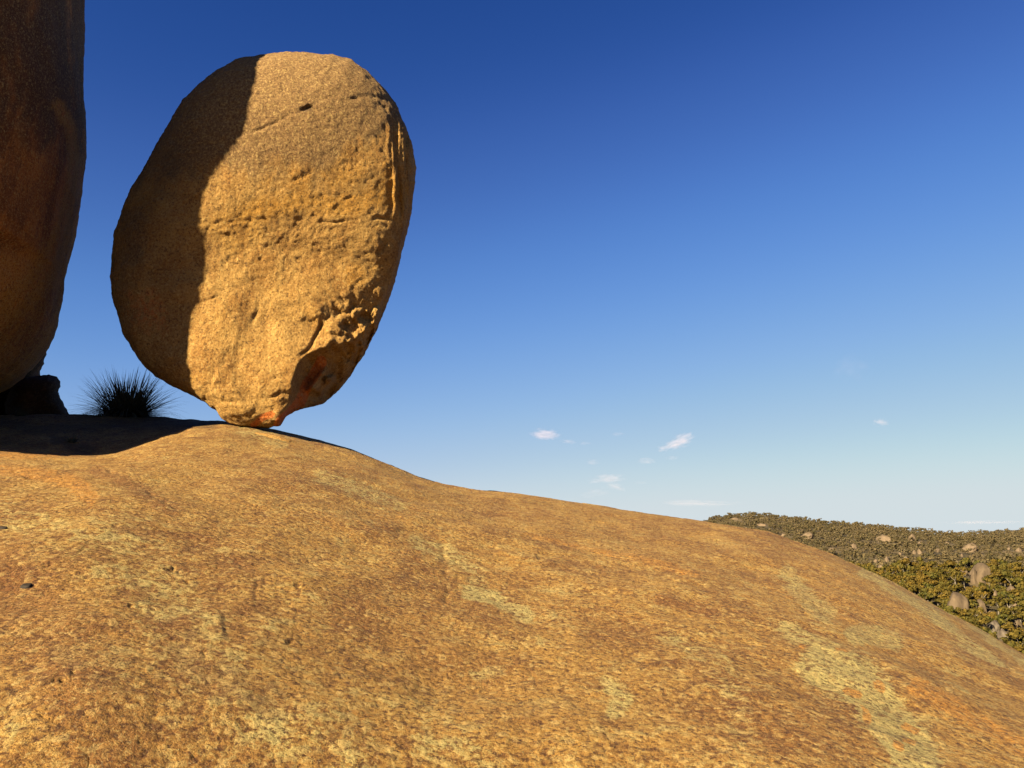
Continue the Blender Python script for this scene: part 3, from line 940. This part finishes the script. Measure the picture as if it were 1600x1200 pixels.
# boulders among the trees: centre column, bottom row, width, height in picture pixels, tone, squareness, label
BLD = [
    (1541, 912, 27, 31, 0, 'largest grey boulder high on the near slope, shaded on its left side'),
    (1526, 912, 12, 22, 0, 'dark upright boulder leaning against the left of the largest slope boulder'),
    (1529, 911, 9, 6, 1, 'small pale stone at the foot of the dark upright boulder'),
    (1506, 900, 15, 11, 0, 'rounded brown boulder up left of the largest slope boulder'),
    (1503, 923, 13, 11, 0, 'broken topped boulder above the smooth hump near the dome edge'),
    (1501, 964, 33, 36, 0, 'broad smooth grey hump of rock rising right behind the dome edge'),
    (1536, 960, 15, 22, 0, 'upright round topped boulder right of the broad smooth hump'),
    (1559, 946, 10, 22, 1, 'slim pale rock pillar between trees under the largest slope boulder'),
    (1588, 955, 7, 20, 1, 'thin pale rock spire nearest the right edge of the photo'),
    (1584, 927, 12, 12, 0, 'pinkish boulder among trees near the right edge above the thin spire'),
    (1549, 963, 9, 8, 1, 'small light stone right of the upright round topped boulder'),
    (1557, 992, 20, 22, 2, 'mottled dark rock outcrop low among trees near the dome edge'),
    (1572, 1000, 16, 16, 2, 'dark streaked slab just below the mottled outcrop'),
    (1594, 982, 14, 12, 0, 'brown boulder low at the right edge of the photo'),
    (1520, 862, 22, 14, 1, 'pink angular cliff on the far hillside above the largest slope boulder'),
    (1521, 874, 12, 6, 0, 'low grey slab under the pink far hillside cliff'),
    (1504, 870, 5, 5, 1, 'small pale stone left of the pink far hillside cliff'),
    (1466, 863, 8, 7, 0, 'grey knob on the far hillside left of the pink cliff'),
    (1386, 846, 24, 11, 1, 'long slanting pale slab high on the far hillside, leftmost of the two slabs'),
    (1428, 845, 12, 11, 1, 'short slanting pale slab high on the far hillside, right of the long one'),
    (1440, 850, 9, 5, 1, 'flat pink stone just under the short slanting slab'),
    (1438, 866, 6, 9, 1, 'right one of a pair of upright pale stones mid hillside'),
    (1430, 866, 6, 7, 1, 'left one of a pair of upright pale stones mid hillside'),
    (1416, 879, 8, 11, 1, 'tall pale stone below left of the paired upright stones'),
    (1407, 868, 4, 6, 1, 'tiny upright stone above left of the tall pale stone'),
    (1387, 878, 7, 9, 1, 'pale pointed stone near the dome edge on the lower far hillside'),
    (1369, 879, 6, 6, 1, 'small pink stone nearest the dome edge on the lower hillside'),
    (1378, 889, 9, 7, 1, 'low pink stone where the near trees meet the far hillside by the dome'),
    (1594, 862, 9, 6, 1, 'pale stone cluster rock at the right edge high on the far hillside'),
    (1577, 859, 5, 4, 1, 'pale speck of rock left of the right edge stone on the far hillside'),
    (1480, 850, 7, 4, 1, 'flat pale rock high on the hillside midway between slab and cliff'),
    (1451, 885, 7, 4, 1, 'flat pale rock at the foot of the far hillside'),
    (1264, 842, 20, 12, 1, 'bare pink outcrop just above the dome line under the left hilltop'),
    (1225, 838, 12, 5, 1, 'thin pale ledge left of the bare pink outcrop'),
    (1336, 857, 13, 8, 1, 'pale blocky rock above the dome line between outcrop and slabs'),
    (1301, 860, 11, 5, 0, 'grey low ledge just above the dome line left of the blocky rock'),
    (1192, 822, 16, 5, 1, 'pinkish bare patch of rock on the left hilltop flank'),
    (1150, 812, 14, 4, 1, 'pale rock ledge near the crest of the left hilltop'),
]
def far_rock_mat(name, a, b):
    t = NT(name)
    n = t.noise(0.35, 7, 0.65, 0.4, vec=t.mapv((1, 1, 0.5)))
    n2 = t.noise(1.6, 5, 0.7)
    col = t.mix(t.ramp(n, 0.38, 0.62), a, b)
    col = t.mix(t.ramp(n2, 0.45, 0.3, 0, 0.5), col, (0.07, 0.05, 0.04))
    return t.done(col, t.bump(n2, 0.7, 0.5), 0.9)
M_FAR = [far_rock_mat('far_granite_brown', (0.11, 0.076, 0.048), (0.22, 0.155, 0.095)), far_rock_mat('far_granite_pink', (0.15, 0.105, 0.065), (0.31, 0.22, 0.14)),
         far_rock_mat('far_granite_dark', (0.07, 0.05, 0.04), (0.26, 0.21, 0.155))]
Vb, Tb = ico(4)
rock_meshes = {}
def far_rock_mesh(var, tone):
    if (var, tone) not in rock_meshes:
        P = np.sign(Vb) * np.abs(Vb) ** (0.72 + 0.09 * var)
        P = P * (1 + (0.42 if var > 1 else 0.26) * fbm(Vb, 1.2, 4, 0.55, 10.0 * var) + 0.10 * fbm(Vb, 4, 3, 0.6, 3.0 * var))[:, None]
        # split plane: flatten one flank
        nn = np.array([math.cos(var * 2.1), math.sin(var * 2.1), 0.3]); nn /= np.linalg.norm(nn)
        dd = P @ nn
        P = P - np.clip(dd - 0.62, 0, None)[:, None] * nn * 0.9
        rp = np.random.RandomState(40 + var)
        for _ in range(4 if var > 1 else 1):
            nn = rp.normal(size=3); nn[2] = abs(nn[2]) * 0.8; nn /= np.linalg.norm(nn)
            dd = P @ nn
            P = P - np.clip(dd - rp.uniform(0.62, 0.85), 0, None)[:, None] * nn * 0.92
        P = P / np.abs(P).max(0)
        me = mesh_from('far_boulder', P, Tb)
        me.materials.append(M_FAR[tone])
        rock_meshes[(var, tone)] = me
    return rock_meshes[(var, tone)]
BINFO = []
for i, (u, vb, w, h, tone, lab) in enumerate(BLD):
    x, y, z, rr = hit_valley(u, vb)
    pw, ph = w / F * rr * 0.5, h / F * rr
    o = link('granite_boulder', far_rock_mesh({0: 0, 5: 1, 6: 0, 3: 1, 1: 3}.get(i, 2 + i % 3 if h < 14 or h > 19 else i % 5), tone), None)
    if i in (0, 5, 6): pw *= 1.02
    ph *= 0.9
    o.scale = (pw * 0.97, pw * (0.9 if w > 10 else 1.0), ph * 0.70)
    o.rotation_euler = (0, 0.0, 0.0)
    o.location = (x, y + pw * 0.6, z + ph * 0.28)
    tag(o, lab, 'boulder', 'granite boulders among the bush')
    BINFO.append((u, vb, w, h, rr))

# ------------------------------------------------------------------ gum trees
def leaf_mat(name, cols):
    t = NT(name)
    oi = t.n.new('ShaderNodeObjectInfo')
    g = t.n.new('ShaderNodeNewGeometry')
    n = t.noise(0.25, 3, 0.6)
    a = t.mix(g.outputs['Random Per Island'], cols[0], cols[1])
    b = t.mix(g.outputs['Random Per Island'], cols[2], cols[3])
    f = t.math('ADD', t.math('MULTIPLY', oi.outputs['Random'], 0.8), t.math('MULTIPLY', n, 0.2))
    t.b.inputs['Specular IOR Level'].default_value = 0.15
    return t.done(t.mix(f, a, b), None, 0.8)
M_LEAVES = leaf_mat('gum_leaves', [(0.050, 0.060, 0.009), (0.145, 0.120, 0.015), (0.105, 0.070, 0.009), (0.23, 0.135, 0.014)])
M_TRUNK = simple('gum_bark', (0.20, 0.16, 0.12), (0.42, 0.36, 0.28), 2.0)

def crown_cards(rs, n, rad, h0, h1, size):
    """leaf clumps (bent three-sided flakes) spread over several lobes"""
    lobes = []
    for k in range(rs.randint(4, 7)):
        a = rs.uniform(0, 2 * PI); q = rad * rs.uniform(0.15, 0.62)
        lobes.append((q * math.cos(a), q * math.sin(a), rs.uniform(h0 + 0.35 * (h1 - h0), h1 - 0.2 * (h1 - h0)), rad * rs.uniform(0.32, 0.55)))
    V, T = [], []
    for i in range(n):
        lx, ly, lz, lr = lobes[rs.randint(len(lobes))]
        d = rs.normal(size=3); d /= np.linalg.norm(d)
        d[2] = d[2] * 0.8 + 0.15
        c = np.array([lx, ly, lz]) + d * lr * rs.uniform(0.55, 1.05) * np.array([1, 1, 0.75])
        e1 = rs.normal(size=3); e1 -= d * (e1 @ d) * 0.6; e1 /= np.linalg.norm(e1)
        e2 = np.cross(d, e1); e2 /= np.linalg.norm(e2)
        s = size * rs.uniform(0.6, 1.3)
        b = len(V)
        V += [c - e1 * s, c + e2 * s * 0.7 + d * s * 0.25, c + e1 * s, c - e2 * s * 0.7 - d * s * 0.2]
        T += [(b, b + 1, b + 2), (b, b + 2, b + 3)]
    return np.array(V), np.array(T)

def trunk_mesh(rs, h):
    V, Q = [], []
    def tube(p0, p1, r0, r1, n=6):
        b = len(V)
        ax = (p1 - p0) / np.linalg.norm(p1 - p0)
        s = np.cross(ax, [0.3, 0.9, 0.1]); s /= np.linalg.norm(s)
        t_ = np.cross(ax, s)
        for p, r in ((p0, r0), (p1, r1)):
            for k in range(n):
                a = 2 * PI * k / n
                V.append(p + r * (math.cos(a) * s + math.sin(a) * t_))
        for k in range(n):
            Q.append((b + k, b + (k + 1) % n, b + n + (k + 1) % n, b + n + k))
    m = np.array([rs.uniform(-.3, .3), rs.uniform(-.3, .3), h * 0.45])
    tube(np.array([0, 0, -1.0]), m, 0.28, 0.2)
    for k in range(4):
        a = k * 1.6 + rs.uniform(-.4, .4)
        tube(m, m + np.array([math.cos(a) * 1.6, math.sin(a) * 1.6, h * rs.uniform(0.25, 0.4)]), 0.14, 0.05)
    return np.array(V), np.array(Q)

crowns, trunks = [], []
for k in range(8):
    rs = np.random.RandomState(100 + k)
    V, T = crown_cards(rs, 230, 3.6, 1.6, 8.2, 0.55)
    me = mesh_from('gum_crown', V, T, False); me.materials.append(M_LEAVES); crowns.append(me)
    V, Q = trunk_mesh(rs, 7.0)
    me = mesh_from('gum_trunk', V, Q); me.materials.append(M_TRUNK); trunks.append(me)

def blocked(u, vtop, vbot, w, r):
    """would this tree hide one of the boulders behind it?"""
    for (bu, bb, bw, bh, br) in BINFO:
        if r < br + 2 and abs(u - bu) < (bw + w) * 0.46 and vtop < bb - 0.38 * bh and vbot > bb - bh:
            return True
    return False

cand = []
rs = np.random.RandomState(5)
a0, a1_ = math.atan2(480, F), math.atan2(880, F)
tries = 0
pts = []
r = 290.0
while r < 735:
    step = 6.6
    a = a0 + rs.uniform(0, step / r)
    while a < a1_:
        rr = r + rs.uniform(-2.6, 2.6); aa = a + rs.uniform(-2.4, 2.4) / r
        pts.append((rr * math.sin(aa), rr * math.cos(aa), rr))
        a += step / r
    r += 6.4
pts = np.array(pts)
pz = valley_z(pts[:, 0], pts[:, 1])
P3 = np.stack([pts[:, 0], pts[:, 1], pz + 7.0], -1)
pu, pv = proj(P3)
_, pb = proj(np.stack([pts[:, 0], pts[:, 1], pz + 1.0], -1))
vis = (pu > 1100) & (pu < 1625) & (pv < crest_v(pu) + 3)
keep = []
rest = []
for i in np.where(vis)[0]:
    rr = pts[i, 2]
    if blocked(pu[i], pv[i], pb[i], 7.2 / rr * F * 0.8, rr):
        continue
    keep.append(i)
keep.sort(key=lambda i: pts[i, 2])
near_ids, rest = keep[:300], keep[300:]
print('near trees', len(keep))
proto = None
for j, i in enumerate(near_ids):
    k = rs.randint(8)
    root = bpy.data.objects.new('gum_tree', None)
    COL.objects.link(root)
    s = rs.uniform(0.85, 1.7)
    root.location = (pts[i, 0], pts[i, 1], pz[i] - 0.5)
    root.rotation_euler = (0, 0, rs.uniform(0, 6.28))
    root.scale = (s, s, s * rs.uniform(0.85, 1.1))
    link('trunk', trunks[k], None, root)
    link('crown', crowns[k], None, root)
    tag(root, 'olive gold gum tree on the near bushy slope right behind the dome edge', 'tree', 'gum trees on the near slope')

# forest beyond: too many to count, one mass
M_FOREST = leaf_mat('far_forest_leaves', [(0.050, 0.055, 0.018), (0.120, 0.105, 0.040), (0.09, 0.08, 0.03), (0.17, 0.13, 0.05)])
t = NT('far_forest')
g = t.n.new('ShaderNodeNewGeometry')
nn = t.noise(0.012, 5, 0.7)
nk = t.noise(0.11, 2, 0.6)
c = t.mix(g.outputs['Random Per Island'], (0.045, 0.046, 0.016), (0.150, 0.110, 0.040))
c = t.mix(t.ramp(nk, 0.38, 0.62, 0, 0.6), c, (0.17, 0.115, 0.048))
c = t.mix(t.ramp(nn, 0.45, 0.65, 0, 0.5), c, (0.22, 0.165, 0.09))
M_FOREST = t.done(c, None, 0.85)
fv, ft = [], []
protos = [crown_cards(np.random.RandomState(300 + k), 44, 3.8, 1.2, 7.5, 0.9) for k in range(10)]
coarse = [crown_cards(np.random.RandomState(400 + k), 16, 3.8, 1.2, 7.5, 1.45) for k in range(10)]
fp = []
for i in rest:
    fp.append((pts[i, 0], pts[i, 1]))
rm = np.random.RandomState(77)
r = 150.0
while r < 742:
    for a in np.arange(0.08, 0.72, 8.6 / r):
        q, b = r + rm.uniform(-3, 3), a + rm.uniform(-3, 3) / r
        x, y = q * math.sin(b), q * math.cos(b)
        m_u, m_v = proj(np.array([x, y, float(valley_z(np.array([x]), np.array([y]))[0]) + 9.0]))
        if m_u > 1630 or m_v > crest_v(m_u) + 6:
            fp.append((x, y))
    r += 8.6
r = 742.0
rs = np.random.RandomState(8)
while r < 1840:
    step = 6.2 if r < 1300 else 6.8
    n = int((0.66 - 0.10) * r / step)
    aa = 0.10 + (np.arange(n) + rs.uniform(-0.45, 0.45, n)) * step / r
    rr = r + rs.uniform(-6, 6, n)
    for a, q in zip(aa, rr):
        if rs.uniform() < 0.86:
            fp.append((q * math.sin(a), q * math.cos(a)))
    r += 7.5
fp = np.array(fp)
fz = valley_z(fp[:, 0], fp[:, 1])
fu, fvv = proj(np.stack([fp[:, 0], fp[:, 1], fz + 7], -1))
_, fbb = proj(np.stack([fp[:, 0], fp[:, 1], fz], -1))
seen = (fu > 1080) & (fu < 1625) & (fvv < crest_v(fu) + 2)
ok = (fu > 960) & (fu < 1760)
allV, allT, off = [], [], 0
cnt = 0
for i in np.where(ok)[0]:
    rr = math.hypot(fp[i, 0], fp[i, 1])
    if seen[i] and blocked(fu[i], fvv[i], fbb[i], 7.0 / rr * F, rr):
        continue
    V, T = (protos if seen[i] else coarse)[rs.randint(10)]
    a = rs.uniform(0, 6.28); s = rs.uniform(0.4, 1.0) if rs.uniform() < 0.75 else rs.uniform(1.0, 1.6)
    ca, sa_ = math.cos(a) * s, math.sin(a) * s
    Q = np.stack([V[:, 0] * ca - V[:, 1] * sa_, V[:, 0] * sa_ + V[:, 1] * ca, V[:, 2] * s * rs.uniform(0.55, 1.05)], -1)
    allV.append(Q + np.array([fp[i, 0], fp[i, 1], fz[i] - 0.5]))
    allT.append(T + off); off += len(V); cnt += 1
print('far trees', cnt, 'tris', sum(len(q_) for q_ in allT))
fo = link('forest', mesh_from('forest', np.concatenate(allV), np.concatenate(allT), False), M_FOREST)
tag(fo, 'distant gum forest covering the far hillside', 'forest', None, 'stuff')

# ------------------------------------------------------------------ clouds
def cloud_mat(dens):
    m = bpy.data.materials.new('cloud_vapour')
    m.use_nodes = True
    n, l = m.node_tree.nodes, m.node_tree.links
    for x in list(n):
        if x.type != 'OUTPUT_MATERIAL': n.remove(x)
    out = [x for x in n if x.type == 'OUTPUT_MATERIAL'][0]
    vol = n.new('ShaderNodeVolumePrincipled')
    vol.inputs['Color'].default_value = (0.84, 0.68, 0.74, 1)
    vol.inputs['Anisotropy'].default_value = -0.1
    tc = n.new('ShaderNodeTexCoord')
    oi = n.new('ShaderNodeObjectInfo')
    ad = n.new('ShaderNodeVectorMath'); ad.operation = 'ADD'
    ln = n.new('ShaderNodeVectorMath'); ln.operation = 'LENGTH'
    l.new(tc.outputs['Object'], ln.inputs[0])
    mu = n.new('ShaderNodeMath'); mu.operation = 'MULTIPLY'; mu.inputs[1].default_value = 37.0
    l.new(oi.outputs['Random'], mu.inputs[0])
    l.new(tc.outputs['Object'], ad.inputs[0]); l.new(mu.outputs[0], ad.inputs[1])
    ns = n.new('ShaderNodeTexNoise')
    ns.inputs['Scale'].default_value = 2.2; ns.inputs['Detail'].default_value = 5; ns.inputs['Roughness'].default_value = 0.6
    l.new(ad.outputs[0], ns.inputs['Vector'])
    # density = clamp(noise - (0.30 + 0.35 * radius^2)) * dens
    r2 = n.new('ShaderNodeMath'); r2.operation = 'POWER'; r2.inputs[1].default_value = 2.0
    l.new(ln.outputs['Value'], r2.inputs[0])
    a = n.new('ShaderNodeMath'); a.operation = 'MULTIPLY_ADD'; a.inputs[1].default_value = 0.34; a.inputs[2].default_value = 0.34
    l.new(r2.outputs[0], a.inputs[0])
    s = n.new('ShaderNodeMath'); s.operation = 'SUBTRACT'; s.use_clamp = True
    l.new(ns.outputs['Fac'], s.inputs[0]); l.new(a.outputs[0], s.inputs[1])
    d = n.new('ShaderNodeMath'); d.operation = 'MULTIPLY'; d.inputs[1].default_value = dens
    l.new(s.outputs[0], d.inputs[0])
    l.new(d.outputs[0], vol.inputs['Density'])
    l.new(vol.outputs[0], out.inputs['Volume'])
    return m
CM = {'thick': cloud_mat(0.009), 'thin': cloud_mat(0.0038), 'veil': cloud_mat(0.0012), 'faint': cloud_mat(0.0005)}
Vc, Tc = ico(4)
cloud_me = {}
for kd in CM:
    me = mesh_from('cloud', Vc, Tc)
    me.materials.append(CM[kd])
    cloud_me[kd] = me
CL = [
    (853, 679, 52, 17, 0, 'thick', 'brightest small puffy cloud, leftmost over the dome'), (887, 690, 30, 7, 5, 'thin', 'thin wisp trailing right below the leftmost puffy cloud'),
    (914, 693, 20, 5, 0, 'thin', 'faint short wisp farthest right of the leftmost cloud trail'), (965, 678, 20, 6, 0, 'thin', 'tiny flat cloud between the two puffy clouds'),
    (1062, 690, 52, 18, -22, 'thick', 'puffy cloud slanting upward right, largest of the middle clouds'), (1036, 701, 24, 9, -8, 'thick', 'small puff touching the lower left of the slanting cloud'),
    (1050, 716, 22, 7, 0, 'thin', 'small wisp just below the slanting puffy cloud'), (1010, 720, 32, 10, 5, 'thin', 'small flat cloud below left of the slanting cloud'),
    (926, 722, 24, 10, 0, 'thin', 'small faint cloud under the leftmost cloud trail'), (950, 748, 60, 14, -4, 'thin', 'wide faint cloud low over the middle of the dome'),
    (962, 760, 34, 12, 20, 'thin', 'greyish smudge of cloud under the wide faint cloud'), (930, 770, 46, 14, -6, 'veil', 'pale veil of cloud almost touching the dome line'),
    (1003, 754, 26, 6, 0, 'veil', 'thin streak right of the wide faint cloud'), (1376, 660, 24, 11, 10, 'thick', 'lone small white cloud high over the far hills on the right'),
    (1328, 574, 60, 34, 0, 'faint', 'barely visible round veil of cloud highest in the sky'), (1085, 786, 140, 8, 1, 'veil', 'long thin grey streak of cloud over the left hilltop'),
    (1540, 816, 110, 5, 0, 'veil', 'low thin streak of cloud above the saddle on the right'),
]
for (u, v, w, h, ang, kd, lab) in CL:
    d = ray(u, v); d /= np.linalg.norm(d)
    D = 9000.0
    o = link('cloud', cloud_me[kd])
    o.location = d * D
    o.scale = (w / F * D * 0.62, w / F * D * 0.45, h / F * D * 0.72)
    az = math.atan2(d[0], d[1])
    o.rotation_euler = (0, math.radians(ang), -az)
    tag(o, lab, 'cloud', 'small clouds low in the sky')
